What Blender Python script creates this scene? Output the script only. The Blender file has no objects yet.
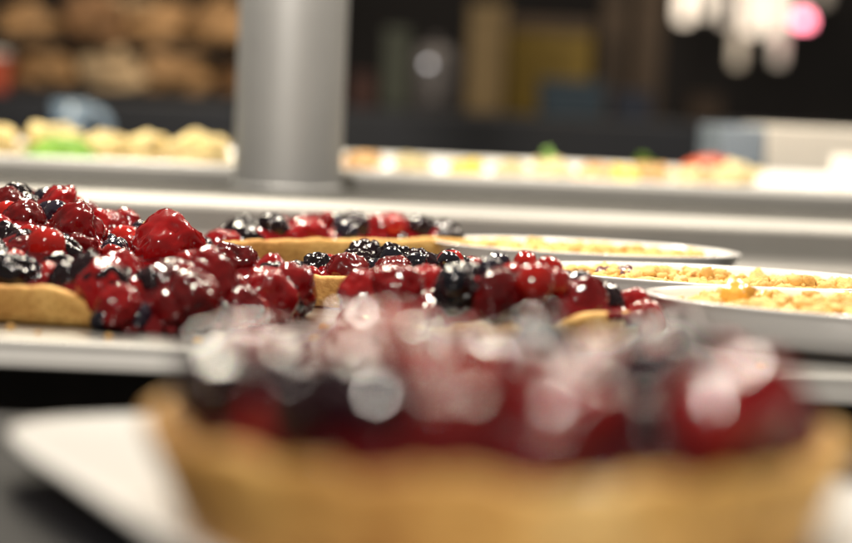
import bpy, bmesh, math, random
import numpy as np
from mathutils import Vector, Matrix, Euler, noise

random.seed(7)
SC = bpy.context.scene
COL = SC.collection
U = 0.01                                   # the code below is written in centimetres

# ------------------------------------------------------------------ camera
FPX, CX, CY = 1910.0, 426.0, 271.5         # focal length and centre of the 852 x 543 picture, in pixels
PITCH, ROLL = math.radians(4.97), math.radians(2.5)
CAM = Vector((0, 0, 6.5))                  # camera 6.5 cm above the tray floor, looking along +Y
FWD = Vector((0, math.cos(PITCH), -math.sin(PITCH)))
UP0 = Vector((0, math.sin(PITCH), math.cos(PITCH)))
RT0 = Vector((1, 0, 0))
RT = RT0 * math.cos(ROLL) + UP0 * math.sin(ROLL)
UP = UP0 * math.cos(ROLL) - RT0 * math.sin(ROLL)
cd = bpy.data.cameras.new('camera')
cam = bpy.data.objects.new('camera', cd)
COL.objects.link(cam)
M4 = Matrix((RT, UP, -FWD)).transposed().to_4x4()
M4.translation = CAM * U
cam.matrix_world = M4
cd.sensor_width = 22.3
cd.lens = 22.3 * FPX / 852.0
cd.clip_start, cd.clip_end = 0.02, 50
cd.dof.use_dof = True
cd.dof.focus_distance = 0.62
cd.dof.aperture_fstop = 3.9
SC.camera = cam


def ray(px, py):
    return FWD + RT * ((px - CX) / FPX) - UP * ((py - CY) / FPX)


def at_d(px, py, d):                       # point on that line of sight at distance d along Y
    r = ray(px, py)
    return CAM + r * (d / r.y)


def at_z(px, py, z):                       # point on that line of sight at height z
    r = ray(px, py)
    return CAM + r * ((z - CAM.z) / r.z)


# ------------------------------------------------------------------ light
w = bpy.data.worlds.new('World')
SC.world = w
w.use_nodes = True
w.node_tree.nodes['Background'].inputs[0].default_value = (1.0, 0.90, 0.78, 1)
w.node_tree.nodes['Background'].inputs[1].default_value = 0.15


def lamp(name, loc, target, size, power, col, shape='DISK', size_y=None):
    l = bpy.data.lights.new(name, 'AREA')
    l.shape = shape
    l.size = size * U
    if size_y:
        l.size_y = size_y * U
    l.energy = power
    l.color = col
    o = bpy.data.objects.new(name, l)
    COL.objects.link(o)
    o.location = Vector(loc) * U
    dv = Vector(target) - Vector(loc)
    o.rotation_euler = dv.to_track_quat('-Z', 'Y').to_euler()
    return o


WARM = (1.0, 0.90, 0.76)
for (lx, ly, lz, tx, ty, pw) in ((-20, 84, 60, -6, 58, 3.6), (16, 78, 62, 5, 54, 3.1)):
    lamp('display_lamp', (lx, ly, lz), (tx, ty, 0), 8.0, pw, WARM)
lamp('display_lamp', (-26, 126, 50), (-22, 111, 2), 12, 2.6, (1.0, 0.90, 0.70))
lamp('display_lamp', (14, 130, 52), (12, 113, 2), 16, 0.8, (1.0, 0.88, 0.70))
lamp('display_lamp', (42, 128, 52), (34, 116, 2), 12, 1.5, (1.0, 0.88, 0.72))
lamp('front_fill', (-25, -60, 85), (0, 60, 0), 12, 10.0, (1.0, 0.92, 0.82))  # unseen fill added behind the camera to brighten front faces
lamp('back_fill', (-36, 188, 46), (-36, 226, 12), 8, 1.2, (1.0, 0.85, 0.66))  # unseen fill added to brighten the loaves
lamp('back_fill', (24, 205, 80), (14, 245, 12), 8, 2.0, (1.0, 0.84, 0.64))  # unseen fill added to lift the goods in the middle background

SC.view_settings.view_transform = 'Standard'
SC.view_settings.look = 'None'
SC.view_settings.exposure = 0.48
SC.view_settings.gamma = 1.0
SC.cycles.use_denoising = True
SC.cycles.use_adaptive_sampling = False
SC.cycles.max_bounces = 8
SC.cycles.caustics_reflective = False
SC.cycles.caustics_refractive = False
SC.cycles.sample_clamp_indirect = 4.0

# ------------------------------------------------------------------ helpers


def tag(o, label=None, cat=None, group=None, kind=None):
    if label:
        o['label'] = label
    if cat:
        o['category'] = cat
    if group:
        o['group'] = group
    if kind:
        o['kind'] = kind
    return o


def empty(name, loc, label, cat, group=None, rz=0.0):
    o = bpy.data.objects.new(name, None)
    COL.objects.link(o)
    o.location = Vector(loc) * U
    o.rotation_euler.z = rz
    o.empty_display_size = 0.01
    return tag(o, label, cat, group)


def mesh(name, verts, faces, mat, smooth=True):
    me = bpy.data.meshes.new(name)
    me.from_pydata([tuple(c * U for c in v) for v in verts], [], faces)
    me.update()
    bm = bmesh.new()
    bm.from_mesh(me)
    bmesh.ops.recalc_face_normals(bm, faces=bm.faces)
    bm.to_mesh(me)
    bm.free()
    if smooth:
        me.polygons.foreach_set('use_smooth', [True] * len(me.polygons))
    me.materials.append(mat)
    return me


def link(name, me, parent=None, loc=(0, 0, 0), rot=None, scale=None):
    o = bpy.data.objects.new(name, me)
    COL.objects.link(o)
    o.location = Vector(loc) * U
    if rot is not None:
        o.rotation_euler = rot
    if scale is not None:
        o.scale = scale
    if parent is not None:
        o.parent = parent
    return o


def box_me(name, sx, sy, sz, mat, bev=0.15, base=True, seg=3):
    bm = bmesh.new()
    bmesh.ops.create_cube(bm, size=1.0)
    for v in bm.verts:
        v.co = Vector((v.co.x * sx, v.co.y * sy, (v.co.z + (0.5 if base else 0)) * sz)) * U
    if bev:
        bmesh.ops.bevel(bm, geom=list(bm.edges), offset=bev * U, segments=seg, affect='EDGES', profile=0.5)
    me = bpy.data.meshes.new(name)
    bm.to_mesh(me)
    bm.free()
    me.polygons.foreach_set('use_smooth', [len(p.vertices) == 4 and p.area < 0.02 * sx * sy * U * U for p in me.polygons])
    me.materials.append(mat)
    return me


def lathe(name, prof, mat, n=48, sx=1.0, sy=1.0):
    verts, faces = [], []
    k = len(prof)
    for i in range(n):
        a = 2 * math.pi * i / n
        for (r, z) in prof:
            verts.append((r * math.cos(a) * sx, r * math.sin(a) * sy, z))
    for i in range(n):
        j = (i + 1) % n
        for q in range(k - 1):
            faces.append((i * k + q, j * k + q, j * k + q + 1, i * k + q + 1))
    me = mesh(name, verts, faces, mat)
    bm = bmesh.new()
    bm.from_mesh(me)
    bmesh.ops.remove_doubles(bm, verts=bm.verts, dist=1e-6)
    bmesh.ops.recalc_face_normals(bm, faces=bm.faces)
    bm.to_mesh(me)
    bm.free()
    me.polygons.foreach_set('use_smooth', [True] * len(me.polygons))
    return me


def extrude_profile(name, prof, x0, x1, mat, nx=1):
    """a profile of (y, z) points swept along X"""
    verts, faces = [], []
    k = len(prof)
    for i in range(nx + 1):
        x = x0 + (x1 - x0) * i / nx
        for (y, z) in prof:
            verts.append((x, y, z))
    for i in range(nx):
        for q in range(k - 1):
            faces.append((i * k + q, (i + 1) * k + q, (i + 1) * k + q + 1, i * k + q + 1))
    return mesh(name, verts, faces, mat)


# ------------------------------------------------------------------ materials


class Mat:
    def __init__(s, name):
        s.m = bpy.data.materials.new(name)
        s.m.use_nodes = True
        s.t = s.m.node_tree
        s.b = s.t.nodes['Principled BSDF']

    def set(s, **kw):
        for k, v in kw.items():
            s.b.inputs[k.replace('_', ' ')].default_value = v
        return s

    def node(s, typ, **kw):
        n = s.t.nodes.new(typ)
        for k, v in kw.items():
            if k in n.inputs:
                n.inputs[k].default_value = v
            else:
                setattr(n, k, v)
        return n

    def coord(s, scale=(1, 1, 1), rnd=False):
        tc = s.node('ShaderNodeTexCoord')
        mp = s.node('ShaderNodeMapping')
        mp.inputs['Scale'].default_value = scale
        s.t.links.new(tc.outputs['Object'], mp.inputs['Vector'])
        if rnd:
            oi = s.node('ShaderNodeObjectInfo')
            mu = s.node('ShaderNodeMath', operation='MULTIPLY')
            mu.inputs[1].default_value = 7.0
            s.t.links.new(oi.outputs['Random'], mu.inputs[0])
            s.t.links.new(mu.outputs[0], mp.inputs['Location'])
        return mp.outputs['Vector']

    def noise(s, vec, scale, detail=4, rough=0.55):
        n = s.node('ShaderNodeTexNoise', Scale=scale, Detail=detail, Roughness=rough)
        s.t.links.new(vec, n.inputs['Vector'])
        return n.outputs['Fac']

    def ramp(s, fac, stops):
        r = s.node('ShaderNodeValToRGB')
        e = r.color_ramp.elements
        while len(e) < len(stops):
            e.new(0.5)
        for el, (p, c) in zip(e, stops):
            el.position = p
            el.color = (*c, 1) if len(c) == 3 else c
        s.t.links.new(fac, r.inputs['Fac'])
        return r.outputs['Color']

    def bump(s, fac, strength, dist):
        b = s.node('ShaderNodeBump')
        b.inputs['Strength'].default_value = strength
        b.inputs['Distance'].default_value = dist
        s.t.links.new(fac, b.inputs['Height'])
        s.t.links.new(b.outputs['Normal'], s.b.inputs['Normal'])
        return b

    def link(s, out, inp):
        s.t.links.new(out, s.b.inputs[inp])
        return s


def plain(name, col, rough=0.5, var=0.12, scale=60, **kw):
    m = Mat(name)
    f = m.noise(m.coord(rnd=True), scale)
    lo = tuple(c * (1 - var) for c in col)
    hi = tuple(min(1, c * (1 + var)) for c in col)
    m.link(m.ramp(f, [(0.3, lo), (0.7, hi)]), 'Base Color')
    m.set(Roughness=rough, **kw)
    return m.m


def fruit_mat(name, c0, c1, rough=0.12, sss=0.15, bump=0.07):
    m = Mat(name)
    v = m.coord(rnd=True)
    oi = m.node('ShaderNodeObjectInfo')
    n = m.noise(v, 130, 3)
    ad = m.node('ShaderNodeMath', operation='ADD')
    m.t.links.new(oi.outputs['Random'], ad.inputs[0])
    m.t.links.new(n, ad.inputs[1])
    hf = m.node('ShaderNodeMath', operation='MULTIPLY')
    hf.inputs[1].default_value = 0.5
    m.t.links.new(ad.outputs[0], hf.inputs[0])
    m.link(m.ramp(hf.outputs[0], [(0.2, c0), (0.8, c1)]), 'Base Color')
    m.set(Roughness=rough, Subsurface_Weight=sss, Subsurface_Radius=(1.0, 0.15, 0.08), Subsurface_Scale=0.003,
          Coat_Weight=1.0, Coat_Roughness=0.025, Coat_IOR=1.48, Specular_IOR_Level=0.08)
    f = m.noise(v, 420, 2)
    m.bump(f, bump, 0.0008)
    return m.m


MT = {}
MT['raspberry'] = fruit_mat('raspberry_flesh', (0.045, 0.001, 0.0015), (0.27, 0.003, 0.004), rough=0.25, bump=0.02)
MT['blackberry'] = fruit_mat('blackberry_flesh', (0.003, 0.0012, 0.002), (0.014, 0.003, 0.006), sss=0.0, bump=0.03)
MT['blueberry'] = fruit_mat('blueberry_skin', (0.006, 0.006, 0.010), (0.020, 0.014, 0.026), sss=0.0, bump=0.05)
MT['red_currant'] = fruit_mat('currant_skin', (0.16, 0.003, 0.003), (0.40, 0.014, 0.008), sss=0.25, bump=0.04)
MT['coated_red'] = fruit_mat('raspberry_under_gel', (0.05, 0.001, 0.002), (0.24, 0.004, 0.005), bump=0.02)
MT['coated_red'].node_tree.nodes['Principled BSDF'].inputs['Coat IOR'].default_value = 1.56
MT['coated_dark'] = fruit_mat('blackberry_under_gel', (0.004, 0.002, 0.004), (0.022, 0.005, 0.010), sss=0.0, bump=0.02)
MT['gel'] = fruit_mat('berry_gel', (0.045, 0.001, 0.002), (0.24, 0.004, 0.006), rough=0.1, bump=0.10)


def crust_mat():
    m = Mat('baked_shortcrust')
    v = m.coord()
    a = m.noise(v, 55, 5)
    b = m.noise(v, 700, 3)
    base = m.ramp(a, [(0.30, (0.48, 0.24, 0.055)), (0.46, (0.66, 0.39, 0.11)), (0.60, (0.80, 0.50, 0.16)), (0.76, (0.88, 0.66, 0.30))])
    sp = m.ramp(b, [(0.35, (0.72, 0.62, 0.5)), (0.6, (1, 1, 1))])
    mx = m.node('ShaderNodeMix', data_type='RGBA', blend_type='MULTIPLY')
    mx.inputs[0].default_value = 0.8
    m.t.links.new(base, mx.inputs[6])
    m.t.links.new(sp, mx.inputs[7])
    big = m.ramp(m.noise(v, 20, 3), [(0.36, (0.62, 0.46, 0.30)), (0.56, (1, 1, 1))])
    m2 = m.node('ShaderNodeMix', data_type='RGBA', blend_type='MULTIPLY')
    m2.inputs[0].default_value = 0.6
    m.t.links.new(mx.outputs[2], m2.inputs[6])
    m.t.links.new(big, m2.inputs[7])
    m.link(m2.outputs[2], 'Base Color')
    m.set(Roughness=0.75, Subsurface_Weight=0.1, Subsurface_Radius=(1, 0.5, 0.25), Subsurface_Scale=0.002)
    ad = m.node('ShaderNodeMath', operation='MULTIPLY_ADD')
    ad.inputs[1].default_value = 0.5
    m.t.links.new(b, ad.inputs[0])
    m.t.links.new(a, ad.inputs[2])
    m.bump(ad.outputs[0], 0.6, 0.0016)
    return m.m


MT['crust'] = crust_mat()


def crumb_mat():
    m = Mat('baked_crumble')
    v = m.coord()
    a = m.noise(v, 90, 4)
    b = m.noise(v, 900, 3)
    m.link(m.ramp(a, [(0.28, (0.42, 0.19, 0.04)), (0.44, (0.70, 0.43, 0.12)), (0.70, (0.82, 0.58, 0.23))]), 'Base Color')
    m.set(Roughness=0.7)
    m.bump(b, 0.5, 0.001)
    return m.m


MT['crumb'] = crumb_mat()


def steel_mat(name, col, rough, streak=(3, 900, 900), aniso=0.0):
    m = Mat(name)
    v = m.coord(streak)
    f = m.noise(v, 1.0, 3)
    g = m.noise(m.coord(), 35, 4)
    r = m.ramp(f, [(0.3, (rough * 0.75,) * 3), (0.7, (rough * 1.3,) * 3)])
    m.link(r, 'Roughness')
    m.link(m.ramp(g, [(0.3, tuple(c * 0.88 for c in col)), (0.7, col)]), 'Base Color')
    m.set(Metallic=1.0)
    m.bump(f, 0.12, 0.0003)
    return m.m


MT['steel'] = steel_mat('brushed_steel', (0.36, 0.358, 0.345), 0.28)
MT['lip'] = plain('lip_steel_lit', (0.44, 0.432, 0.41), 0.5, 0.08, 20, Metallic=0.2)  # same tray steel, lighter copy for the front-facing edge
MT['upstand'] = plain('upstand_steel_toned', (0.27, 0.26, 0.24), 0.5, 0.08, 20, Metallic=0.3)  # same tray steel, its front-lit tone put into the colour
MT['flange_lit'] = plain('flange_steel_lit', (0.54, 0.53, 0.50), 0.42, 0.05, 20, Metallic=0.35)  # same tray steel, lamp reflection put in as a whiter colour
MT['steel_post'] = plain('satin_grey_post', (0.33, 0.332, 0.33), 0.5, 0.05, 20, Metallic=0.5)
MT['ceramic'] = plain('white_glazed_ceramic', (0.86, 0.85, 0.82), 0.16, 0.02, 30, Coat_Weight=0.4, Coat_Roughness=0.06)
MT['black'] = plain('black_stone', (0.012, 0.012, 0.014), 0.6, 0.4, 120, Specular_IOR_Level=0.06)
MT['void'] = plain('flat_black', (0.026, 0.023, 0.021), 0.6, 0.3, 60)  # plain black; below the tray it stands in for shade
MT['grey_stone'] = plain('grey_stone', (0.085, 0.083, 0.078), 0.75, 0.15, 80, Specular_IOR_Level=0.2)
MT['backwall'] = plain('dark_wall', (0.017, 0.014, 0.013), 0.8, 0.6, 3)
MT['cabinet'] = plain('dark_cabinet', (0.010, 0.012, 0.018), 0.5, 0.4, 6)
MT['bread'] = plain('bread_crust', (0.30, 0.17, 0.07), 0.7, 0.5, 30)
MT['bread_pale'] = plain('floury_bread_crust', (0.46, 0.33, 0.19), 0.8, 0.4, 30)
MT['bread_dark'] = plain('dark_bread_crust', (0.16, 0.08, 0.03), 0.7, 0.4, 30)
MT['roll'] = plain('pale_bread_roll', (0.74, 0.56, 0.26), 0.7, 0.45, 90)
MT['leaf'] = plain('salad_leaf', (0.16, 0.34, 0.03), 0.5, 0.3, 60)
MT['egg'] = plain('cream_filling', (0.66, 0.55, 0.30), 0.6, 0.3, 80)
MT['orange'] = plain('orange_topping', (0.74, 0.45, 0.20), 0.5, 0.3, 80)
MT['yellow'] = plain('yellow_topping', (0.85, 0.62, 0.08), 0.4, 0.2, 80)
MT['tomato'] = plain('tomato_skin', (0.55, 0.10, 0.04), 0.25, 0.2, 60)
MT['white_card'] = plain('white_card', (0.84, 0.79, 0.70), 0.6, 0.03, 30)
MT['box_shade'] = plain('box_shade_blue', (0.30, 0.36, 0.43), 0.4, 0.1, 30)
MT['pale_blue'] = plain('highlight_blue', (0.15, 0.21, 0.28), 0.3, 0.1, 30)
MT['wood'] = plain('pale_wood', (0.24, 0.17, 0.08), 0.6, 0.2, 20)
MT['olive'] = plain('mustard_board', (0.20, 0.13, 0.012), 0.6, 0.2, 15)
MT['teal'] = plain('dark_teal_plastic', (0.018, 0.040, 0.062), 0.5, 0.2, 15)
MT['urn'] = plain('dull_grey_metal', (0.13, 0.12, 0.12), 0.5, 0.15, 20, Metallic=0.3)
MT['red_box'] = plain('red_card', (0.42, 0.07, 0.03), 0.6, 0.2, 20)
MT['brown'] = plain('brown_slat', (0.085, 0.055, 0.032), 0.6, 0.3, 15)


def emit(name, col, strength):
    m = Mat(name)
    m.set(Base_Color=(0.8, 0.8, 0.8, 1), Emission_Color=(*col, 1), Emission_Strength=strength)
    return m.m


# ------------------------------------------------------------------ the setting
o = link('counter', box_me('counter', 220, 33.6, 4, MT['black'], 0.3), None, (0, 26.8, -4.94))
tag(o, 'black stone counter under the white plate', None, kind='structure')
o = link('dark_void_panel', box_me('dark_void_panel', 220, 2, 6, MT['void'], 0.1), None, (0, 57.2, -6.8))  # dark panel put in to keep the void under the tray black
tag(o, 'added black panel for the shaded void below the steel tray', None, kind='structure')
o = link('shade_gap_floor', box_me('shade_gap_floor', 220, 14.0, 1, MT['void'], 0.05), None, (0, 49.6, -8.0))  # gap with a black bottom, added so the shadowed band stays dark
tag(o, 'black bottom of the gap added for the shadow before the steel tray', None, kind='structure')
o = link('rear_counter', box_me('rear_counter', 260, 66, 8, MT['grey_stone'], 0.2), None, (0, 118.2, -6.35))
tag(o, 'grey stone counter behind the steel tray', None, kind='structure')
o = link('back_counter', box_me('back_counter', 420, 60, 60, MT['cabinet'], 0.5), None, (0, 245, -54.2))
tag(o, 'dark counter in the background', None, kind='structure')
o = link('back_wall', box_me('back_wall', 900, 6, 300, MT['backwall'], 0.5), None, (0, 430, -100))
tag(o, 'dark wall in the background', None, kind='structure')

# the steel tray: sheet folded down at the front, up at the back, with a flange
tray = empty('steel_tray', (0, 66, 0), 'long brushed steel display tray holding tarts and white dishes', 'tray')
OY = 66.0


def arc(cy, cz, r, a0, a1, n=8):
    return [(cy + r * math.cos(math.radians(a0 + (a1 - a0) * i / n)) - OY,
             cz + r * math.sin(math.radians(a0 + (a1 - a0) * i / n))) for i in range(n + 1)]


YF, YB = 48.9, 82.0
link('floor_panel', extrude_profile('floor_panel', [(YF + 0.14 - OY, 0.0), (YB - 0.8 - OY, 0.0)], -70, 70, MT['steel'], 4), tray)
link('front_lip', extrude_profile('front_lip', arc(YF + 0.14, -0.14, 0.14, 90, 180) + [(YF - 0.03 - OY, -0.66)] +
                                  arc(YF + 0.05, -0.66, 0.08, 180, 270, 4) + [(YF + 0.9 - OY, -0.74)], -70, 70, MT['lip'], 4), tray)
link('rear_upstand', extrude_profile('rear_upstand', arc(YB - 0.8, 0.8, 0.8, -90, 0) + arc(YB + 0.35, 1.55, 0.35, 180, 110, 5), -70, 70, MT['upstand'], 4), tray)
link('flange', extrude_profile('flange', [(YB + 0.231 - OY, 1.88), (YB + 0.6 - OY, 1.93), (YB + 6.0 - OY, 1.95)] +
                               arc(YB + 6.0, 1.75, 0.2, 90, 0, 4) + [(YB + 6.2 - OY, 1.655)], -70, 70, MT['flange_lit'], 4), tray)

# ------------------------------------------------------------------ berries


def drupe_mesh(name, n_d, amp, elong, taper, mat, seed, sub=4, squash=0.10):
    rnd = np.random.RandomState(seed)
    bm = bmesh.new()
    bmesh.ops.create_icosphere(bm, subdivisions=sub, radius=1.0)
    V = np.array([v.co[:] for v in bm.verts])
    V /= np.linalg.norm(V, axis=1)[:, None]
    i = np.arange(n_d) + 0.5
    ph = np.arccos(1 - 2 * i / n_d)
    th = math.pi * (1 + 5 ** 0.5) * i
    C = np.stack([np.cos(th) * np.sin(ph), np.sin(th) * np.sin(ph), np.cos(ph)], 1)
    C += rnd.normal(0, 0.045, C.shape)
    C /= np.linalg.norm(C, axis=1)[:, None]
    size = rnd.uniform(0.9, 1.1, n_d)
    A = np.arccos(np.clip(V @ C.T, -1, 1)) / size[None, :]
    a = A.min(1)
    a0 = 1.12 * math.sqrt(4.0 / n_d)
    b = np.sqrt(np.clip(1 - (a / a0) ** 2, 0, 1))
    R = 1 - amp + amp * b * 1.15
    off = rnd.uniform(0, 50, 3)
    lf = np.array([noise.noise(Vector(v * 1.3 + off)) for v in V])
    R = R * (1 + squash * 1.6 * lf)
    P = V * R[:, None]
    z = P[:, 2]
    tp = 1 - taper * np.clip(z, -1, 1)
    P[:, 0] *= tp
    P[:, 1] *= tp
    P[:, 2] *= elong
    for v, p in zip(bm.verts, P):
        v.co = Vector(p) * U
    me = bpy.data.meshes.new(name)
    bm.to_mesh(me)
    bm.free()
    me.polygons.foreach_set('use_smooth', [True] * len(me.polygons))
    me.materials.append(mat)
    return me


def smooth_berry(name, mat, seed, calyx=True, squash=0.06):
    rnd = np.random.RandomState(seed)
    bm = bmesh.new()
    bmesh.ops.create_icosphere(bm, subdivisions=4, radius=1.0)
    off = Vector(rnd.uniform(0, 50, 3))
    for v in bm.verts:
        n = v.co.normalized()
        a = math.acos(max(-1, min(1, n.z)))
        r = 1 + squash * 1.6 * noise.noise(n * 1.2 + off)
        if calyx:
            r += -0.16 * math.exp(-(a / 0.24) ** 2) + 0.07 * math.exp(-((a - 0.40) / 0.09) ** 2) * (1 + 0.5 * math.cos(5 * math.atan2(n.y, n.x)))
        else:
            r += -0.05 * math.exp(-(a / 0.15) ** 2)
        v.co = Vector((n.x * r, n.y * r, n.z * r * 0.92)) * U
    me = bpy.data.meshes.new(name)
    bm.to_mesh(me)
    bm.free()
    me.polygons.foreach_set('use_smooth', [True] * len(me.polygons))
    me.materials.append(mat)
    return me


BERRY = {
    'raspberry': [drupe_mesh('raspberry', 78 + 9 * k, 0.12, 1.02, 0.10, MT['raspberry'], 10 + k, squash=0.10 + 0.03 * k) for k in range(5)],
    'blackberry': [drupe_mesh('blackberry', 44 + 6 * k, 0.19, 1.08, 0.08, MT['blackberry'], 30 + k) for k in range(4)],
    'blueberry': [smooth_berry('blueberry', MT['blueberry'], 50 + k) for k in range(3)],
    'coated_raspberry': [drupe_mesh('raspberry', 40 + 4 * k, 0.013, 1.05, 0.10, MT['coated_red'], 70 + k, squash=0.14) for k in range(4)],
    'coated_blackberry': [drupe_mesh('blackberry', 32 + 4 * k, 0.016, 1.05, 0.06, MT['coated_dark'], 80 + k) for k in range(3)],
    'red_currant': [smooth_berry('red_currant', MT['red_currant'], 60 + k, False) for k in range(3)],
}
RAD = {'coated_raspberry': (0.85, 1.15), 'coated_blackberry': (0.75, 1.0), 'raspberry': (0.66, 0.98), 'blackberry': (0.60, 0.86), 'blueberry': (0.40, 0.58), 'red_currant': (0.40, 0.60)}


def put_berry(kind, x, y, z, r, parent, org, rnd, flat=1.0):
    me = rnd.choice(BERRY[kind])
    s = (r * rnd.uniform(0.92, 1.1), r * rnd.uniform(0.92, 1.1), r * rnd.uniform(0.70, 1.05) * flat)
    rot = Euler((rnd.uniform(0, 6.28), rnd.uniform(0, 6.28), rnd.uniform(0, 6.28)))
    return link(kind.replace('coated_', ''), me, parent, (x - org[0], y - org[1], z - org[2]), rot, s)


def inside(poly, x, y):
    c = False
    n = len(poly)
    for i in range(n):
        x1, y1 = poly[i]
        x2, y2 = poly[i - 1]
        if (y1 > y) != (y2 > y) and x < (x2 - x1) * (y - y1) / (y2 - y1) + x1:
            c = not c
    return c


def resample(poly, wall, n, rounding=3):
    """closed polygon with a wall height per edge -> n evenly spaced points, corners softened"""
    P = [Vector((p[0], p[1], 0)) for p in poly]
    L = [(P[(i + 1) % len(P)] - P[i]).length for i in range(len(P))]
    T = sum(L)
    pts, ws = [], []
    for k in range(n):
        s = T * k / n
        for i, l in enumerate(L):
            if s <= l:
                break
            s -= l
        pts.append(P[i].lerp(P[(i + 1) % len(P)], s / L[i]))
        ws.append(wall[i])
    for _ in range(rounding):
        pts = [(pts[i - 1] + pts[i] * 2 + pts[(i + 1) % n]) / 4 for i in range(n)]
        ws = [(ws[i - 1] + ws[i] * 2 + ws[(i + 1) % n]) / 4 for i in range(n)]
    return pts, ws


def tart(name, poly, wall, z0, H, mound, counts, label, group=None, seed=1, n=150, rounding=4, thick=0.55, flare=0.45,
         spill=None, heroes=(), fill=0.55, flute=0.04, scale=1.0, zcap=None, slope=None, rustic=1.0, gel_s=0.30, gel_drop=0.10):
    """a pastry case along the outline, a mound of gel in it, and a heap of single berries"""
    rnd = random.Random(seed)
    cx = sum(p[0] for p in poly) / len(poly)
    cy = sum(p[1] for p in poly) / len(poly)
    org = (cx, cy, z0)
    root = empty(name, org, label, 'tart', group)
    pts, ws = resample(poly, wall, n, rounding)
    area = sum(pts[i - 1].x * pts[i].y - pts[i].x * pts[i - 1].y for i in range(n))
    sg = 1 if area > 0 else -1
    verts, faces = [], []
    prof_n = 0
    for i in range(n):
        t = (pts[(i + 1) % n] - pts[i - 1]).normalized()
        nout = Vector((t.y, -t.x, 0)) * sg
        p = pts[i]
        h = 0.42 + (H - 0.42) * ws[i]
        jit = noise.noise(Vector((p.x * 1.1, p.y * 1.1, seed * 3.1)))
        fl = flute * math.cos(2 * math.pi * i / n * 34) * ws[i]
        h += 0.10 * rustic * jit * ws[i] + 0.05 * rustic * noise.noise(Vector((p.x * 3.7, p.y * 3.7, seed)))
        f = flare * ws[i]
        th = thick
        prof = [(-f - th * 1.2, 0.0), (-f - 0.10, 0.0), (-f, 0.06), (-f * 0.66 + fl, h * 0.33), (-f * 0.33 + fl, h * 0.66),
                (-f * 0.08 + fl * 1.4, h * 0.90), (-0.06 + fl * 1.2, h * 0.975), (-0.16, h), (-th * 0.55, h * 1.005), (-th * 0.85, h * 0.97),
                (-th, h * 0.88), (-th - 0.15, max(0.36, h * 0.45)), (-th - 0.4, 0.34)]
        prof_n = len(prof)
        for q, (a, z) in enumerate(prof):
            jx = 0.035 * noise.noise(Vector((p.x * 4 + q, p.y * 4, q * 1.7 + seed))) if q > 2 else 0
            v = p + nout * (a + jx)
            verts.append((v.x - cx, v.y - cy, z))
    for i in range(n):
        j = (i + 1) % n
        for q in range(prof_n - 1):
            faces.append((i * prof_n + q, j * prof_n + q, j * prof_n + q + 1, i * prof_n + q + 1))
    c0 = len(verts)
    verts += [(0, 0, 0.0), (0, 0, 0.34)]
    for i in range(n):
        j = (i + 1) % n
        faces.append((j * prof_n, i * prof_n, c0))
        faces.append((i * prof_n + prof_n - 1, j * prof_n + prof_n - 1, c0 + 1))
    link('crust', mesh('crust', verts, faces, MT['crust']), root)
    zf = H * fill

    def surf(x, y):
        """height of the gel above z0 by how far towards the outline"""
        dx, dy = x - cx, y - cy
        best = 9.0
        for k in range(0, n, 2):
            best = min(best, (pts[k].x - x) ** 2 + (pts[k].y - y) ** 2)
        e = math.sqrt(best)
        if not inside(poly, x, y):
            return 0.0
        m = mound * min(1.0, e / 2.4) ** 0.8
        if slope:
            m *= slope(x, y)
        return zf + m + 0.10 * noise.noise(Vector((x * 1.2, y * 1.2, seed)))

    # the berries
    placed = []
    for (kind, x, y, z, r) in heroes:
        o = put_berry(kind, x, y, z, r, root, org, rnd)
        placed.append((x, y, z - z0, r))
    xs = [p.x for p in pts]
    ys = [p.y for p in pts]
    mg = 0.0
    seq = [kd for kd, cnt in counts for _ in range(cnt)]
    rnd.shuffle(seq)
    for kind in seq:
        lo, hi = RAD[kind]
        for _try in range(60):
            x, y = rnd.uniform(min(xs) - 1, max(xs) + 1), rnd.uniform(min(ys) - 1, max(ys) + 1)
            r = rnd.uniform(lo, hi) * scale
            ins = inside(poly, x, y)
            if ins:
                e = min((p.x - x) ** 2 + (p.y - y) ** 2 for p in pts[::2]) ** 0.5
                kk = min(range(n), key=lambda q: (pts[q].x - x) ** 2 + (pts[q].y - y) ** 2)
                if ws[kk] > 0.5 and e < thick + r * 0.55:
                    continue
                z = surf(x, y) + r * 0.30
            elif spill and spill(x, y):
                z = r * 0.85
            else:
                continue
            bad = False
            for (bx, by, bz, br) in placed:
                d2 = (bx - x) ** 2 + (by - y) ** 2
                rr = 0.86 * (r + br)
                if d2 < rr * rr:
                    zz = bz + math.sqrt(rr * rr - d2)
                    if bz > z - rr:
                        z = max(z, zz)
            cap = (zcap(x, y) if zcap else zf + mound + 1.0)
            if z + r * 0.8 > cap:
                continue
            placed.append((x, y, z, r))
            put_berry(kind, x, y, z + z0, r, root, org, rnd)
            break
    # the gel: fills the gaps between the berries and wets the cut sides
    st = 0.12
    gx = np.arange(min(xs) - 1.4, max(xs) + 1.4, st)
    gy = np.arange(min(ys) - 1.4, max(ys) + 1.4, st)
    X, Y = np.meshgrid(gx, gy, indexing='ij')
    ins = np.zeros(X.shape, bool)
    for q in range(n):
        x1, y1, x2, y2 = pts[q].x, pts[q].y, pts[q - 1].x, pts[q - 1].y
        cr = ((y1 > Y) != (y2 > Y)) & (X < (x2 - x1) * (Y - y1) / ((y2 - y1) or 1e-9) + x1)
        ins ^= cr
    E = np.full(X.shape, 99.0)
    EW = np.full(X.shape, 99.0)
    for q in range(n):
        dq = np.hypot(X - pts[q].x, Y - pts[q].y)
        E = np.minimum(E, dq)
        if ws[q] > 0.35:
            EW = np.minimum(EW, dq)
    Hf = np.where(ins, zf + mound * 0.8 * np.minimum(1, E / 2.4) ** 0.8, 0.0)
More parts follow.
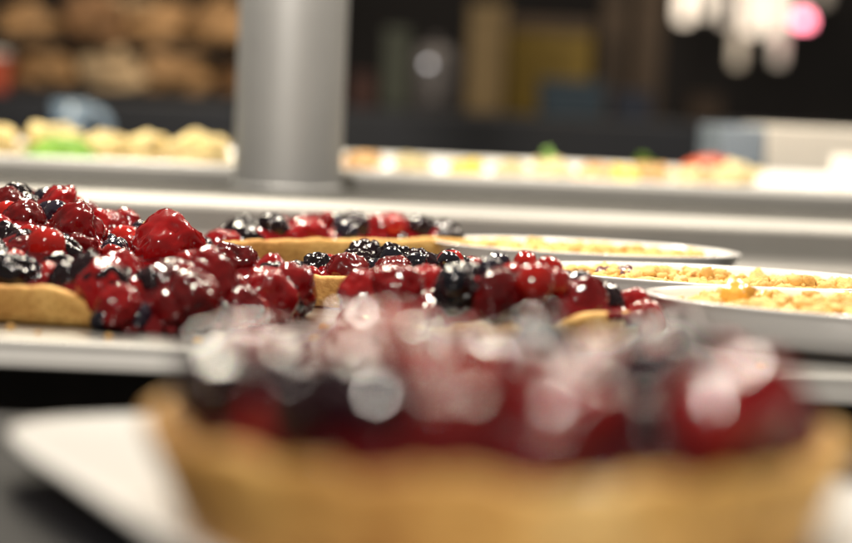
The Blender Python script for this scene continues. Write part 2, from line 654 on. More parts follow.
    for (bx, by, bz, br) in placed:
        d2 = (X - bx) ** 2 + (Y - by) ** 2
        Hf = np.where(d2 < br * br, np.maximum(Hf, bz + np.sqrt(np.clip(br * br - d2, 0, None))), Hf)
    Hf = np.where(ins, Hf, Hf * np.clip(1.1 - (E / 1.0) ** 2, 0, 1) * np.clip((EW - thick * 1.3) / 0.6, 0, 1))
    kr = int(gel_s * 3 / st) + 1
    ker = np.exp(-0.5 * (np.arange(-kr, kr + 1) * st / gel_s) ** 2)
    ker /= ker.sum()
    G = np.apply_along_axis(lambda a_: np.convolve(np.pad(a_, kr, mode='edge'), ker, 'valid'), 0, Hf)
    G = np.apply_along_axis(lambda a_: np.convolve(np.pad(a_, kr, mode='edge'), ker, 'valid'), 1, G) - gel_drop
    rim_cap = np.where(EW < 1.8, H * 0.9 + np.maximum(0, EW - thick) * 0.8, 99)
    G = np.minimum(G, rim_cap)
    G = np.maximum(G, np.where(ins, 0.36, 0.012))
    mk = (ins & (EW > thick * 0.8)) | (~ins & (EW > thick * 1.3) & (G > 0.10))
    idx = -np.ones(X.shape, int)
    gv, gf = [], []
    pad = np.pad(mk, 1)
    edge = mk & ~(pad[2:, 1:-1] & pad[:-2, 1:-1] & pad[1:-1, 2:] & pad[1:-1, :-2])
    for (a_, b_) in zip(*np.nonzero(mk)):
        idx[a_, b_] = len(gv)
        z = G[a_, b_]
        if edge[a_, b_]:
            z = 0.34 if ins[a_, b_] else 0.01
        gv.append((X[a_, b_] - cx, Y[a_, b_] - cy, z + 0.02 * noise.noise(Vector((X[a_, b_] * 2.5, Y[a_, b_] * 2.5, seed)))))
    ok = (idx[:-1, :-1] >= 0) & (idx[1:, :-1] >= 0) & (idx[1:, 1:] >= 0) & (idx[:-1, 1:] >= 0)
    for (a_, b_) in zip(*np.nonzero(ok)):
        gf.append((idx[a_, b_], idx[a_ + 1, b_], idx[a_ + 1, b_ + 1], idx[a_, b_ + 1]))
    gm = mesh('glaze', gv, gf, MT['gel'])
    if sum(p.normal.z for p in gm.polygons) < 0:
        gm.flip_normals()
    link('glaze', gm, root)
    return root


def circle(cx, cy, r, n=40, ry=None):
    return [(cx + r * math.cos(2 * math.pi * i / n), cy + (ry or r) * math.sin(2 * math.pi * i / n)) for i in range(n)]


def heap_cap(sil, top, back=0.0, k=0.0):
    """how high the heap stands at (x, y): the outline of the heap's crest against what is behind it"""
    def f(x, y):
        r = Vector((x, y, 1.5)) - CAM
        dep = r.dot(FWD)
        px = CX + FPX * r.dot(RT) / dep
        px = max(sil[0][0], min(sil[-1][0], px))
        for (a, b) in zip(sil, sil[1:]):
            if a[0] <= px <= b[0]:
                py = a[1] + (b[1] - a[1]) * (px - a[0]) / max(1e-6, b[0] - a[0])
                break
        return min(top, at_d(px, py + max(0.0, back - y) * k, y).z)
    return f


SIL_L = [(-80, 186), (0, 187), (30, 190), (60, 189), (85, 203), (110, 211), (140, 222), (160, 224), (185, 226), (205, 240), (215, 250), (245, 251), (270, 264), (300, 286), (312, 302), (330, 330)]
SIL_B = [(280, 264), (300, 258), (330, 255), (348, 249), (358, 243), (380, 246), (420, 250), (460, 247), (480, 250), (520, 256)]
SIL_C = [(350, 272), (380, 262), (420, 266), (470, 255), (520, 252), (545, 258), (575, 266), (600, 272), (620, 284), (650, 296), (665, 302)]
SIL_D = [(215, 240), (230, 222), (270, 212), (310, 210), (350, 213), (380, 210), (420, 216), (450, 226), (470, 238)]

# foreground: a whole round tart on the white plate
PZ = -0.04
tart('berry_tart', circle(1.18, 29.2, 5.42), [1.0] * 40, PZ, 1.79, 0.92,
     [('coated_raspberry', 66), ('coated_blackberry', 44), ('red_currant', 10)],
     'whole round berry tart in a deep golden crust, alone on the square white plate',
     'berry tarts on the counter', seed=3, n=200, thick=0.60, flare=0.75, fill=0.66, flute=0.04, rustic=2.0, gel_s=0.32, gel_drop=0.16, scale=0.70)

# left: large slice whose filling slumps over its cut side
polyL = [(-17.5, 53.2), (-9.3, 52.2), (-7.0, 52.9), (-4.6, 56.0), (-4.6, 62.5), (-7.5, 70.0), (-10.5, 71.2), (-17.5, 70.5)]


def spillL(x, y):
    return (-9.1 < x < -4.0 and 51.9 < y < 60)


def slopeL(x, y):
    return max(0.15, min(1.25, 0.55 + (-8.0 - x) * 0.10 + (y - 60) * 0.035))


HER = [('raspberry', 171, 247, 62, 1.06), ('raspberry', 60, 205, 66, 0.74), ('raspberry', 25, 222, 63, 0.76), ('raspberry', 75, 229, 62, 0.86),
       ('raspberry', 124, 226, 68.5, 0.62), ('red_currant', 46, 246, 57.5, 0.6), ('raspberry', 235, 265, 60, 0.72), ('raspberry', 275, 284, 58, 0.74),
       ('raspberry', 193, 279, 57, 0.95), ('raspberry', 5, 208, 65, 0.72), ('blackberry', 16, 199, 67, 0.62), ('raspberry', 120, 280, 56, 0.9)]
HER = [(kd, *at_d(px, py, d), r) for (kd, px, py, d, r) in HER]
rl = random.Random(5)
path = [(-9.0, 52.0), (-8.0, 52.1), (-6.6, 52.5), (-5.6, 53.7), (-4.6, 55.2), (-4.1, 57.0), (-4.2, 59.0)]
for (a, b) in zip(path, path[1:]):                      # berries slumped along the cut side, on the tray and against the filling
    for q in range(2):
        t = (q + rl.uniform(0.2, 0.8)) / 2
        x, y = a[0] + (b[0] - a[0]) * t, a[1] + (b[1] - a[1]) * t
        kd = rl.choice(('raspberry', 'raspberry', 'raspberry', 'blackberry', 'red_currant', 'blueberry'))
        r = rl.uniform(*RAD[kd])
        HER.append((kd, x, y, r * 0.82, r))
        kd = rl.choice(('raspberry', 'raspberry', 'red_currant', 'blackberry'))
        r = rl.uniform(*RAD[kd]) * 0.95
        HER.append((kd, x - 0.5 + rl.uniform(-0.3, 0.3), y + 0.95, 1.02 + rl.uniform(-0.1, 0.12), r))
for q in range(13):                                     # the row behind the front crust
    kd = rl.choice(('blackberry', 'blackberry', 'raspberry', 'blackberry', 'red_currant'))
    HER.append((kd, -15.6 + 0.55 * q, 53.75 + rl.uniform(-0.15, 0.35), 1.08 + rl.uniform(-0.1, 0.15), 0.9 * rl.uniform(*RAD[kd])))
tart('berry_tart_slice', polyL, [1, 0.0, 0.0, 0.0, 0.25, 0.8, 1, 1], 0.0, 1.05, 0.75,
     [('raspberry', 90), ('blackberry', 90), ('blueberry', 50), ('red_currant', 36)],
     'large tart slice heaped highest with raspberries, its filling slumping onto the steel tray',
     'berry tarts on the counter', seed=11, n=190, rounding=5, thick=0.6, flare=0.1, flute=0.0, spill=spillL, zcap=heap_cap(SIL_L, 3.3, 66.0, 6.0), scale=0.9, slope=slopeL, gel_s=0.26, gel_drop=0.10,
     heroes=HER)

# centre: slice behind, slice in front
polyB = [(-4.5, 60.0), (1.2, 59.6), (2.5, 61.2), (2.2, 65.0), (-1.5, 67.6), (-4.6, 66.2)]
tart('berry_tart_slice', polyB, [1, 1, 0.6, 1, 0.6, 0.0], 0.0, 1.0, 0.2,
     [('raspberry', 16), ('blackberry', 18), ('blueberry', 22), ('red_currant', 14)],
     'low tart slice topped mostly with dark berries, wedged between the slumping slice and the dishes',
     'berry tarts on the counter', seed=21, n=130, rounding=4, flare=0.1, flute=0.0, fill=0.6,
     zcap=heap_cap(SIL_B, 1.9))
polyC = [(-1.8, 54.3), (0.6, 51.4), (4.0, 51.6), (6.35, 53.2), (6.45, 55.6), (3.2, 59.0), (-1.6, 59.0)]
slice_c = tart('berry_tart_slice', polyC, [0.2, 0.5, 1, 0.3, 0.5, 0.3, 0.1], 0.0, 1.0, 0.45,
     [('raspberry', 48), ('red_currant', 18), ('blackberry', 10), ('blueberry', 8)],
     'tart slice topped with bright red berries, its crust end touching an oval dish',
     'berry tarts on the counter', seed=34, n=150, rounding=4, flare=0.12, flute=0.0, fill=0.55,
     zcap=heap_cap(SIL_C, 2.3))
org_c = slice_c.location / U
for (px, py, r, sx, sz) in ((646, 326, 0.30, 1.0, 1.7), (634, 318, 0.26, 1.6, 0.8), (615, 316, 0.2, 1.8, 0.6)):
    p = at_d(px, py, 52.95 - (650 - px) * 0.012)
    bm = bmesh.new()
    bmesh.ops.create_icosphere(bm, subdivisions=3, radius=1.0)
    for vv in bm.verts:
        q = vv.co * (1 + 0.35 * noise.noise(vv.co * 1.7 + Vector((px, 0, 0))))
        vv.co = Vector((q.x * r * sx, q.y * r * 0.6, q.z * r * sz)) * U
    me = bpy.data.meshes.new('glaze_drip')
    bm.to_mesh(me)
    bm.free()
    me.polygons.foreach_set('use_smooth', [True] * len(me.polygons))
    me.materials.append(MT['red_currant'])
    link('glaze_drip', me, slice_c, p - org_c, Euler((0, 0, 0.6)))

# back: slice with a long straight crust
polyD = [(-7.5, 69.0), (2.4, 76.6), (-2.0, 80.2), (-9.2, 77.5)]
tart('berry_tart_slice', polyD, [1, 0.3, 0.2, 0.4], 0.0, 1.30, 0.05,
     [('blackberry', 18), ('raspberry', 18), ('blueberry', 12), ('red_currant', 8)],
     'tart slice with a long straight crust and loose whole berries, close to the rear upstand',
     'berry tarts on the counter', seed=41, n=130, rounding=2, flare=0.05, flute=0.0, fill=0.6,
     zcap=heap_cap(SIL_D, 2.2))

# ------------------------------------------------------------------ square plate
u = Vector((0.882, 0.470, 0)).normalized()
v = Vector((0.470, -0.882, 0))


def plate():
    L = Vector((-8.7, 37.0, 0))
    a, b = 13.4, 18.9
    c = L + u * a / 2 + v * b / 2
    root = empty('square_plate', (c.x, c.y, -0.93), 'white square-cornered plate under the whole round tart', 'plate',
                 rz=math.atan2(u.y, u.x))
    prof = [(-2.6, 0.0), (-2.2, 0.0), (-1.9, 0.25), (-0.35, 0.72), (-0.1, 0.80), (0.0, 0.87), (-0.06, 0.94), (-0.25, 0.95), (-0.6, 0.93), (-1.9, 0.885), (-2.6, 0.88)]
    N = 96
    verts, faces = [], []
    k = len(prof)
    for i in range(N):
        t = 2 * math.pi * i / N
        ct, st = math.cos(t), math.sin(t)
        e = 0.24
        dx = math.copysign(abs(ct) ** e, ct)
        dy = math.copysign(abs(st) ** e, st)
        for (o_, z) in prof:
            verts.append((dx * (a / 2 + o_), dy * (b / 2 + o_), z))
    for i in range(N):
        j = (i + 1) % N
        for q in range(k - 1):
            faces.append((i * k + q, j * k + q, j * k + q + 1, i * k + q + 1))
    faces.append([i * k for i in range(N)][::-1])
    me_r = mesh('rim', verts, faces, MT['ceramic'])
    link('rim', me_r, root)
    w_ = [(verts[i * k + k - 1][0], verts[i * k + k - 1][1], 0.88) for i in range(N)]
    link('well', mesh('well', w_, [list(range(N))], MT['ceramic'], False), root)


plate()

# ------------------------------------------------------------------ oval dishes of crumble


def crumb_lump(bm, c, r, rnd, sub=1):
    ret = bmesh.ops.create_icosphere(bm, subdivisions=sub, radius=1.0)
    off = Vector((rnd.uniform(0, 90), rnd.uniform(0, 90), rnd.uniform(0, 90)))
    sx, sy, sz = rnd.uniform(0.8, 1.25), rnd.uniform(0.8, 1.25), rnd.uniform(0.7, 1.0)
    for vv in ret['verts']:
        n_ = vv.co.normalized()
        k = r * (1 + 0.6 * noise.noise(n_ * 1.6 + off) + 0.25 * noise.noise(n_ * 4.1 + off))
        vv.co = (Vector((n_.x * sx * k, n_.y * sy * k, n_.z * sz * k)) + c) * U


def dish(x, y, rz, a, b, h, label, seed, pieces, level=0.42):
    rnd = random.Random(seed)
    root = empty('oval_dish', (x, y, 0.004), label, 'dish', 'white oval dishes of crumble', rz)
    prof = [(0.0, 0.10), (0.78, 0.10), (0.785, 0.0), (0.815, 0.0), (0.84, 0.04), (0.895, 0.22 * h), (0.94, 0.5 * h), (0.972, 0.80 * h), (0.985, 0.90 * h), (0.999, 0.955 * h),
            (1.0, 0.985 * h), (0.988, 1.01 * h), (0.965, 1.005 * h), (0.950, 0.965 * h), (0.935, 0.85 * h), (0.88, 0.42 * h), (0.80, 0.22), (0.74, 0.17), (0.0, 0.17)]
    link('dish_body', lathe('dish_body', prof, MT['ceramic'], 96, a, b), root)
    bm = bmesh.new()
    zl = h - level
    rings, N = 10, 56
    rows = []
    for k in range(rings + 1):
        t = k / rings
        row = []
        for i in range(N):
            an = 2 * math.pi * i / N
            xx, yy = a * 0.925 * t * math.cos(an), b * 0.92 * t * math.sin(an)
            zz = zl + 0.16 * (1 - t * t) + 0.22 * noise.noise(Vector((xx * 1.1 + seed, yy * 1.1, 0))) * (1 - t ** 4)
            row.append(bm.verts.new(Vector((xx, yy, zz)) * U))
        rows.append(row)
    for k in range(rings):
        for i in range(N):
            j = (i + 1) % N
            try:
                bm.faces.new((rows[k][i], rows[k][j], rows[k + 1][j], rows[k + 1][i]))
            except ValueError:
                pass
    for q in range(950):
        t = math.sqrt(rnd.random()) * 0.95
        an = rnd.uniform(0, 6.283)
        xx, yy = a * 0.91 * t * math.cos(an), b * 0.91 * t * math.sin(an)
        r = rnd.choice((0.07, 0.09, 0.12, 0.17, 0.27)) * (1 if t < 0.85 else 0.7)
        patch = noise.noise(Vector((xx * 0.55 + seed * 2, yy * 0.55, 3)))
        if patch < -0.28:
            continue
        zz = zl + 0.14 * (1 - t * t) + 0.22 * noise.noise(Vector((xx * 1.1 + seed, yy * 1.1, 0))) * (1 - t ** 4) + r * rnd.uniform(0.1, 0.7)
        crumb_lump(bm, Vector((xx, yy, zz)), r, rnd, 2 if r > 0.15 else 1)
    me = bpy.data.meshes.new('crumble_topping')
    bm.to_mesh(me)
    bm.free()
    me.polygons.foreach_set('use_smooth', [True] * len(me.polygons))
    me.materials.append(MT['crumb'])
    tag(link('crumble_topping', me, root), 'golden loose crumble filling the dish', kind='stuff')
    for (nm, mt, px, py, r, dz) in pieces:
        bm = bmesh.new()
        crumb_lump(bm, Vector((0, 0, 0)), r, rnd, 3)
        me = bpy.data.meshes.new(nm)
        bm.to_mesh(me)
        bm.free()
        me.polygons.foreach_set('use_smooth', [True] * len(me.polygons))
        me.materials.append(mt)
        link(nm, me, root, (px, py, zl + dz))
    return root


MT['apple'] = plain('caramelised_apple', (0.78, 0.42, 0.07), 0.25, 0.35, 120, Coat_Weight=0.6, Coat_Roughness=0.1)
MT['plum'] = plain('baked_plum', (0.10, 0.02, 0.025), 0.3, 0.4, 90, Coat_Weight=0.6, Coat_Roughness=0.1)
MT['herb'] = plain('greenish_rhubarb', (0.34, 0.30, 0.08), 0.5, 0.3, 90)
dish(12.7, 55.6, math.radians(-14), 6.3, 4.0, 1.28, 'oval white dish of crumble with an amber apple piece, next to the red tart slice', 5,
     [('apple_piece', MT['apple'], -3.5, 0.3, 0.55, 0.34), ('apple_piece', MT['apple'], -2.9, 0.6, 0.42, 0.26), ('rhubarb_piece', MT['herb'], -5.2, 0.4, 0.22, 0.06),
      ('rhubarb_piece', MT['herb'], -0.6, 1.9, 0.28, 0.2), ('crumble_chunk', MT['crumb'], 0.2, 1.4, 0.36, 0.26), ('crumble_chunk', MT['crumb'], 0.9, 1.7, 0.38, 0.25),
      ('crumble_chunk', MT['crumb'], -1.7, 0.6, 0.3, 0.2)])
dish(9.9, 64.4, math.radians(-6), 6.5, 4.0, 1.22, 'oval white dish of crumble with dark plum pieces showing, middle one of the three', 6,
     [('plum_piece', MT['plum'], -3.9, 1.0, 0.40, 0.14), ('plum_piece', MT['plum'], -3.1, 1.4, 0.32, 0.16), ('plum_piece', MT['plum'], 1.6, -0.8, 0.3, 0.08),
      ('crumble_chunk', MT['crumb'], -1.8, 0.7, 0.38, 0.2), ('crumble_chunk', MT['crumb'], 4.2, -0.6, 0.42, 0.16)])
dish(6.3, 75.4, math.radians(-4), 6.1, 4.0, 1.22, 'oval white dish of crumble closest to the rear upstand of the steel tray', 8,
     [('plum_piece', MT['plum'], 5.0, -0.5, 0.30, 0.12), ('crumble_chunk', MT['crumb'], -1.2, 0.7, 0.36, 0.2)])

rc = random.Random(77)
for (x, y) in ((-12.4, 50.6), (-11.1, 51.0), (-10.2, 50.2), (-8.3, 50.0), (-13.6, 50.2), (-2.9, 54.6), (-2.4, 57.2), (7.4, 51.5), (7.9, 50.6), (-3.0, 52.0), (9.0, 50.3), (-6.0, 50.4)):
    bm = bmesh.new()
    crumb_lump(bm, Vector((0, 0, 0)), rc.uniform(0.06, 0.14), rc, 2)
    me = bpy.data.meshes.new('pastry_crumb')
    bm.to_mesh(me)
    bm.free()
    me.materials.append(MT['crust'])
    o = link('pastry_crumb', me, None, (x, y, 0.06))
    tag(o, 'tiny golden pastry crumb lying on the steel tray', 'crumb', 'pastry crumbs on the tray')

# ------------------------------------------------------------------ post
pb = at_z(287, 191, 1.65)
post = empty('steel_post', (pb.x, pb.y, 1.65), 'thick round brushed steel post standing behind the tray', 'post')
link('shaft', lathe('shaft', [(2.86, 0.0), (2.86, 70.0), (0, 70.0)], MT['steel_post'], 64), post)
link('collar', lathe('collar', [(2.9, 0.0), (3.05, 0.05), (3.05, 0.3), (2.9, 0.4)], MT['steel_post'], 64), post)

# ------------------------------------------------------------------ platters behind


def platter(x0, x1, y0, y1, label):
    cx, cy = (x0 + x1) / 2, (y0 + y1) / 2
    a, b = (x1 - x0) / 2, (y1 - y0) / 2
    root = empty('long_platter', (cx, cy, 1.65), label, 'platter', 'long white platters behind the tray')
    prof = [(-1.2, 0.0), (-0.8, 0.0), (-0.5, 0.2), (-0.12, 0.75), (0.0, 1.1), (-0.1, 1.2), (-0.28, 1.12), (-0.9, 0.5), (-1.4, 0.35)]
    N, k = 120, len(prof)
    verts, faces = [], []
    for i in range(N):
        t = 2 * math.pi * i / N
        ct, st = math.cos(t), math.sin(t)
        dx = math.copysign(abs(ct) ** 0.16, ct)
        dy = math.copysign(abs(st) ** 0.22, st)
        for (o_, z) in prof:
            zz = z * (1.0 if dy < 0.9 else 1.35)
            verts.append((dx * (a + o_), dy * (b + o_), zz))
    for i in range(N):
        j = (i + 1) % N
        for q in range(k - 1):
            faces.append((i * k + q, j * k + q, j * k + q + 1, i * k + q + 1))
    faces.append([i * k for i in range(N)][::-1])
    link('rim', mesh('rim', verts, faces, MT['ceramic']), root)
    w_ = [(verts[i * k + k - 1][0], verts[i * k + k - 1][1], 0.36) for i in range(N)]
    link('well', mesh('well', w_, [list(range(N))], MT['ceramic'], False), root)
    return root


platter(-52, -7.4, 103.5, 121, 'long white platter of filled bread rolls to one side of the steel post')
platter(-6.6, 27.0, 105, 124, 'long white platter of small open sandwiches between the post and the white box')


def blob_me(name, mat, r, sx, sy, sz, seed, amp=0.25, freq=1.4, sub=4):
    bm = bmesh.new()
    bmesh.ops.create_icosphere(bm, subdivisions=sub, radius=1.0)
    off = Vector((seed * 3.3, seed * 1.7, seed * 0.9))
    for vv in bm.verts:
        n_ = vv.co.normalized()
        k = r * (1 + amp * noise.noise(n_ * freq + off))
        z = n_.z * sz * k
        if z < -0.55 * sz * r:
            z = -0.55 * sz * r
        vv.co = Vector((n_.x * sx * k, n_.y * sy * k, z + 0.55 * sz * r)) * U
    me = bpy.data.meshes.new(name)
    bm.to_mesh(me)
    bm.free()
    me.polygons.foreach_set('use_smooth', [True] * len(me.polygons))
    me.materials.append(mat)
    return me


def leaf_me(name, mat, L, W, seed):
    verts, faces = [], []
    nx, ny = 10, 8
    for i in range(nx + 1):
        s = i / nx
        wv = W * math.sin(math.pi * min(1, 0.12 + 0.83 * s)) ** 0.7
        for j in range(ny + 1):
            t = j / ny * 2 - 1
            z = 0.5 * (1 - t * t) + 0.25 * noise.noise(Vector((s * 4 + seed, t * 3, 1))) + 0.25 * math.sin(t * 9 + s * 6) * abs(t) * 0.5
            verts.append((L * (s - 0.5), wv * t, max(0.02, z)))
    n0 = len(verts)
    verts += [(a_, b_, c_ - 0.06) for (a_, b_, c_) in verts]
    r_ = ny + 1
    for i in range(nx):
        for j in range(ny):
            q = (i * r_ + j, (i + 1) * r_ + j, (i + 1) * r_ + j + 1, i * r_ + j + 1)
            faces.append(q)
            faces.append(tuple(n0 + k for k in q[::-1]))
    return mesh(name, verts, faces, mat)


WZ = 2.02                                   # top of a platter's well


def filled_roll(px, py, d, r, label, seed, with_leaf):
    p = at_d(px, py, d)
    root = empty('filled_roll', (p.x, d, WZ), label, 'bread roll', 'filled rolls on the long platter', 0.3 * seed)
    link('bread_base', blob_me('bread_base', MT['roll'], r, 1.15, 0.95, 0.42, seed), root)
    link('filling', blob_me('filling', MT['egg'], r * 1.02, 1.1, 1.0, 0.28, seed + 9, 0.4, 3), root, (0, 0, 0.42 * r))
    link('bread_top', blob_me('bread_top', MT['roll'], r * 0.95, 1.1, 0.9, 0.5, seed + 4, 0.5, 2.0), root, (0, 0, 0.72 * r))
    if with_leaf:
        link('lettuce_leaf', blob_me('lettuce_leaf', MT['leaf'], 1.55, 1.2, 0.35, 0.75, seed + 3, 0.35, 2.2), root, (0.35, -1.15 * r, 0.1), Euler((-0.25, 0, -0.3 * seed)))


filled_roll(52, 150, 111.5, 1.7, 'filled bread roll with a bright green leaf poking out in front', 1, True)
filled_roll(200, 152, 110.8, 1.6, 'pale filled bread roll lying beside the steel post', 2, False)
filled_roll(104, 157, 112.5, 1.45, 'smaller filled bread roll next to the leafy roll', 3, False)
filled_roll(146, 157, 111.8, 1.45, 'smaller filled bread roll next to the roll beside the post', 5, False)
filled_roll(-6, 157, 112.0, 1.5, 'filled bread roll at the far side of the leafy roll', 6, False)


def canape(px, d, top, leaf, label, seed, r=1.5):
    p = at_d(px, 180, d)
    root = empty('open_sandwich', (p.x, d, WZ), label, 'sandwich', 'open sandwiches on the long platter', 0.4 * seed)
    link('bread_base', blob_me('bread_base', MT['roll'], r, 1.1, 0.95, 0.30, seed, 0.15), root)
    if top:
        link('topping', blob_me('topping', MT[top], r * 0.85, 1.0, 0.95, 0.5, seed + 2, 0.5, 2.2), root, (0, 0, 0.44 * r))
    if leaf:
        link('lettuce_leaf', leaf_me('lettuce_leaf', MT['leaf'], 2.4, 0.9, seed), root, (0.1, -0.1, 0.75 * r), Euler((0.5, -0.9, 0.5)))


canape(362, 113, 'orange', False, 'open sandwich with pale orange topping next to the steel post', 1, 1.4)
canape(412, 114.5, 'egg', False, 'open sandwich with plain cream topping', 2, 1.35)
canape(466, 112, 'yellow', False, 'open sandwich with round yellow topping between two cream ones', 3, 1.3)
canape(510, 114, 'egg', False, 'open sandwich with cream topping just beside the leafy sandwich', 4, 1.2)
canape(550, 112.5, 'egg', True, 'open sandwich with cream topping under an upright lettuce leaf', 5, 1.5)
canape(592, 112, 'orange', False, 'open sandwich with bright orange topping beside the lettuce leaf', 6, 1.3)
canape(622, 113, 'yellow', False, 'open sandwich with yellow topping against an orange one', 7, 1.2)
canape(650, 114, 'orange', True, 'open sandwich with orange topping and a green leaf over it', 8, 1.4)
canape(690, 113.5, 'egg', False, 'open sandwich with cream topping below the tomato', 9, 1.3)
canape(735, 112.5, 'egg', False, 'large pale open sandwich at the end of the platter by the white box', 10, 1.75)
tp = at_d(712, 168, 119)
o = link('tomato', blob_me('tomato', MT['tomato'], 1.7, 1.2, 1.0, 0.8, 4, 0.1), None, (tp.x, 119.5, 2.03))
tag(o, 'dark red tomato behind the open sandwiches', 'tomato')

# white box with its shaded end coloured grey-blue, bright card in front of it
bp = at_z(742, 205, 1.65)
bx = at_d(800, 165, 131)
root = empty('white_box', (bx.x + 4.3, 133.5, 1.65), 'large white box with its shaded end coloured blue-grey, standing on the rear counter', 'box', rz=math.radians(6))
link('box_body', box_me('box_body', 17, 7, 4.5, MT['white_card'], 0.2), root, (1.2, 0, 0))
link('shaded_end', box_me('shaded_end', 3.0, 6.6, 4.4, MT['box_shade'], 0.2), root, (-8.9, 0.0, 0))  # shaded side of the white box, the shade put into its colour
cp = at_d(842, 165, 116)
o = link('folded_card', mesh('folded_card', [(-2.6, 0, 0), (2.6, 0, 0), (2.6, 0.9, 3.0), (-2.6, 0.9, 3.0), (2.6, 1.9, 0), (-2.6, 1.9, 0),
                                            (-2.6, 0.06, 0), (2.6, 0.06, 0), (2.6, 0.9, 2.94), (-2.6, 0.9, 2.94), (2.6, 1.84, 0), (-2.6, 1.84, 0)],
                             [(0, 1, 2, 3), (3, 2, 4, 5), (6, 9, 8, 7), (9, 11, 10, 8)], MT['white_card'], False), None, (cp.x + 1.2, 113, 1.655), Euler((0, 0, -0.35)))
tag(o, 'blank white folded card standing brightly lit before the white box', 'card')

# ------------------------------------------------------------------ the dark background
SHZ = 5.82                                  # top of the back counter
k = 0
rack = empty('bread_rack', (-40, 226, SHZ), 'dark two-tier rack carrying the brown loaves', 'rack')
TIER = [SHZ + 0.9, at_d(140, 46, 226).z]
for tz in TIER:
    link('shelf', box_me('shelf', 40, 13, 0.5, MT['void'], 0.1), rack, (0, 0, tz - 0.5 - SHZ))
for (ex, ey) in ((-19.6, -6), (19.6, -6), (-19.6, 6), (19.6, 6)):
    link('upright', box_me('upright', 0.7, 0.7, TIER[1] + 14 - SHZ, MT['void'], 0.1), rack, (ex * 1.02, ey * 1.12, 0))
DESC = {0: 'brown crusty loaf on the lower tier of the dark rack', 1: 'brown crusty loaf on the upper tier of the dark rack'}
LO = [(48, 0, 222, 3.3), (112, 0, 222, 3.9), (182, 0, 222, 3.6), (240, 0, 223, 3.0), (84, 0, 229, 3.6), (150, 0, 229, 4.0), (16, 0, 229, 3.0),
      (30, 1, 223, 3.2), (92, 1, 222, 4.2), (160, 1, 223, 3.6), (226, 1, 222, 4.0), (126, 1, 229, 4.3), (196, 1, 229, 3.6)]
for (px, tier, d, r) in LO:
    p = at_d(px, 60, d)
    o = link('bread_loaf', blob_me('bread_loaf', MT[('bread', 'bread_pale', 'bread', 'bread_dark', 'bread')[k % 5]], r, 1.2, 0.9, 0.82, k + 1, 0.45, 1.8), None, (p.x, d, TIER[tier] + 0.01), Euler((0, 0, random.uniform(-1.2, 1.2))))
    tag(o, DESC[tier].replace('brown', ('brown', 'pale floury', 'brown', 'dark baked', 'brown')[k % 5]), 'bread', 'brown loaves on the rack')
    k += 1


def cup(name, px, py0, py1, d, r, mat, label, cat):
    p = at_d(px, py1, d)
    q = at_d(px, py0, d)
    h = q.z - SHZ
    root = empty(name, (p.x, d, SHZ), label, cat)
    link('body', lathe('body', [(0, 0.3), (r * 0.85, 0.3), (r * 0.96, h), (r, h), (r * 0.9, 0.1), (r * 0.8, 0.0), (0, 0.0)][::-1], mat, 32), root)
    link('handle', handle_me(r, h, mat), root)


def handle_me(r, h, mat):
    verts, faces = [], []
    n, m_ = 10, 8
    for i in range(n + 1):
        a = -math.pi / 2 + math.pi * i / n
        cx_, cz_ = r * 0.92 + 0.38 * h * math.cos(a), h * 0.5 + 0.33 * h * math.sin(a)
        for j in range(m_):
            b = 2 * math.pi * j / m_
            rr = 0.12 * h
            verts.append((cx_ + rr * math.cos(b) * math.cos(a), rr * math.sin(b), cz_ + rr * math.cos(b) * math.sin(a)))
    for i in range(n):
        for j in range(m_):
            faces.append((i * m_ + j, (i + 1) * m_ + j, (i + 1) * m_ + (j + 1) % m_, i * m_ + (j + 1) % m_))
    return mesh('handle', verts, faces, mat)


# things on the rear counter's far edge and on the back counter
pc = at_d(66, 118, 146)
cupo = empty('highlight_cup', (pc.x, 148, 1.65), 'pale blue cup made up for a bluish highlight behind the filled rolls', 'cup')  # made-up cup, its blue stands in for a bluish highlight
link('body', lathe('body', [(0, 0.35), (1.1, 0.4), (1.45, 4.0), (1.55, 4.0), (1.3, 0.2), (1.1, 0.0), (0, 0.0)][::-1], MT['pale_blue'], 40), cupo)
link('handle', handle_me(1.45, 4.0, MT['pale_blue']), cupo)


def carton(px0, px1, py0, d, mat, label, name='carton', lidm=None, depth=6):
    p0, p1 = at_d(px0, py0, d), at_d(px1, py0, d)
    wd, h = p1.x - p0.x, max(p0.z, p1.z) - SHZ
    root = empty(name, ((p0.x + p1.x) / 2, d, SHZ), label, name.split('_')[-1])
    link('body', box_me('body', wd, depth, h * 0.86, mat, 0.25), root)
    link('lid', box_me('lid', wd * 1.03, depth * 1.03, h * 0.14, lidm or mat, 0.2), root, (0, 0, h * 0.86 + 0.02))


carton(-8, 12, 52, 221, MT['red_box'], 'orange red carton beside the heaped loaves', 'red_carton', MT['white_card'])
carton(470, 506, 6, 250, MT['wood'], 'tall pale wooden box on the back counter', 'wooden_box')
carton(509, 592, 22, 262, MT['olive'], 'mustard yellow carton behind the dark teal crate', 'yellow_carton', MT['brown'])
carton(540, 604, 82, 235, MT['teal'], 'low dark teal crate on the back counter', 'teal_crate')
carton(604, 626, -10, 268, MT['brown'], 'narrow brown upright box next to the mustard carton', 'brown_box')
carton(634, 664, -14, 270, MT['brown'], 'wider brown upright box standing below the hanging lamps', 'brown_box')

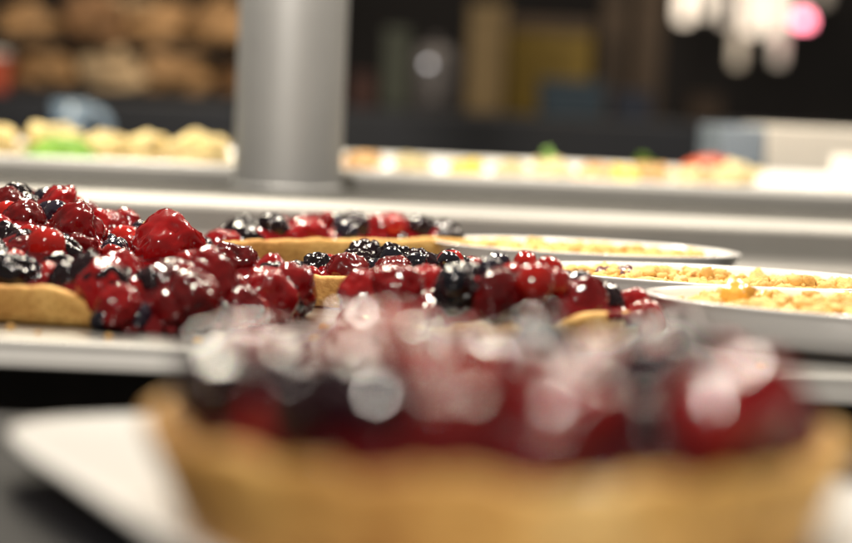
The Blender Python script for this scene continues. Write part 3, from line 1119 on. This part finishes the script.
carton(386, 410, 30, 258, plain('grey_green_card', (0.07, 0.08, 0.06), 0.7), 'grey green carton standing behind the grey urn', 'green_carton')
carton(352, 376, 74, 240, plain('rust_card', (0.06, 0.022, 0.016), 0.7), 'low rust coloured carton between the post and the urn', 'rust_carton')
carton(612, 650, 92, 238, plain('navy_plastic', (0.014, 0.022, 0.045), 0.5), 'low navy crate beside the dark teal crate', 'navy_crate')
carton(690, 720, 96, 236, plain('dark_brown_card', (0.045, 0.026, 0.014), 0.7), 'low dark brown carton under the hanging lamps', 'brown_carton')
ub = at_d(432, 140, 226)
ut = at_d(430, 44, 226)
urn = empty('grey_urn', (ub.x, 226, SHZ), 'dull grey metal urn with an added glowing bead for a highlight', 'urn')
uh = ut.z - SHZ
link('body', lathe('body', [(0, 0), (2.6, 0), (2.7, 0.4), (2.7, uh * 0.8), (2.2, uh * 0.95), (0.8, uh), (0, uh)], MT['urn'], 40), urn)
link('knob', lathe('knob', [(0, uh - 0.1), (0.5, uh), (0.6, uh + 0.5), (0.4, uh + 0.8), (0, uh + 0.85)], MT['urn'], 24), urn)
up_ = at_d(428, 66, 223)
link('glint_bead', blob_me('glint_bead', emit('glint_glow', (0.95, 0.93, 0.95), 1.5), 0.36, 1, 1, 1, 2, 0.0, 1, 3), urn, (up_.x - ub.x, -2.85, up_.z - SHZ))  # glowing bead added in place of a reflected highlight on the urn
link('spout', lathe('spout', [(0, 0), (0.5, 0), (0.45, 1.6), (0, 1.6)], MT['urn'], 20), urn, (0, -2.4, 1.5), Euler((math.radians(90), 0, 0)))


def pendant(px, py_bot, px_w, hgt_px, d, strength, label, col=(1.0, 0.82, 0.62)):
    p = at_d(px, py_bot, d)
    r = px_w / FPX * d / 2
    h = hgt_px / FPX * d
    root = empty('pendant_lamp', (p.x, d, p.z), label, 'lamp', 'hanging lamps in the background')
    link('glass_shade', lathe('glass_shade', [(0, 0), (r * 0.6, 0.0), (r * 0.92, r * 0.35), (r, r), (r, h), (r * 0.5, h + r * 0.6), (0, h + r * 0.7)],
                              emit('lamp_glow', col, strength), 28), root)
    link('cable', lathe('cable', [(0.15, h + r * 0.6), (0.15, h + 60)], MT['void'], 8), root)


pendant(684, 22, 16, 60, 345, 1.3, 'white hanging tube lamp at the end of the lamp row')
pendant(704, 16, 12, 60, 390, 0.9, 'white tube lamp half hidden behind the end lamp')
pendant(724, 24, 10, 60, 352, 0.6, 'slim dim hanging tube lamp beside the low amber lamp')
pendant(737, 66, 11, 34, 348, 0.35, 'low hanging amber lamp with a faint glow', (1.0, 0.78, 0.5))
pendant(750, 34, 18, 60, 360, 1.1, 'wide white hanging tube lamp in the middle of the lamp row')
pendant(778, 64, 12, 30, 344, 0.35, 'low hanging lamp below the pink lamp', (1.0, 0.82, 0.6))
pendant(775, 38, 19, 60, 366, 1.1, 'bright white hanging tube lamp behind the low lamp')
pendant(796, 24, 12, 60, 380, 0.2, 'dim tube lamp right behind the pink lamp', (1.0, 0.78, 0.62))
pendant(822, 4, 14, 60, 385, 0.16, 'faint amber tube lamp beyond the pink lamp', (1.0, 0.75, 0.5))
pl = at_d(803, 21, 340)
pk = empty('pink_lamp', (pl.x, 340, pl.z), 'small round glowing pink lamp hanging by the white tube lamps', 'lamp')
link('globe', blob_me('globe', emit('pink_glow', (1.0, 0.22, 0.30), 7), 1.5, 1, 1, 1, 3, 0.0, 1, 3), pk, (0, 0, -0.8))
link('cable', lathe('cable', [(0.15, 0.9), (0.15, 60)], MT['void'], 8), pk)
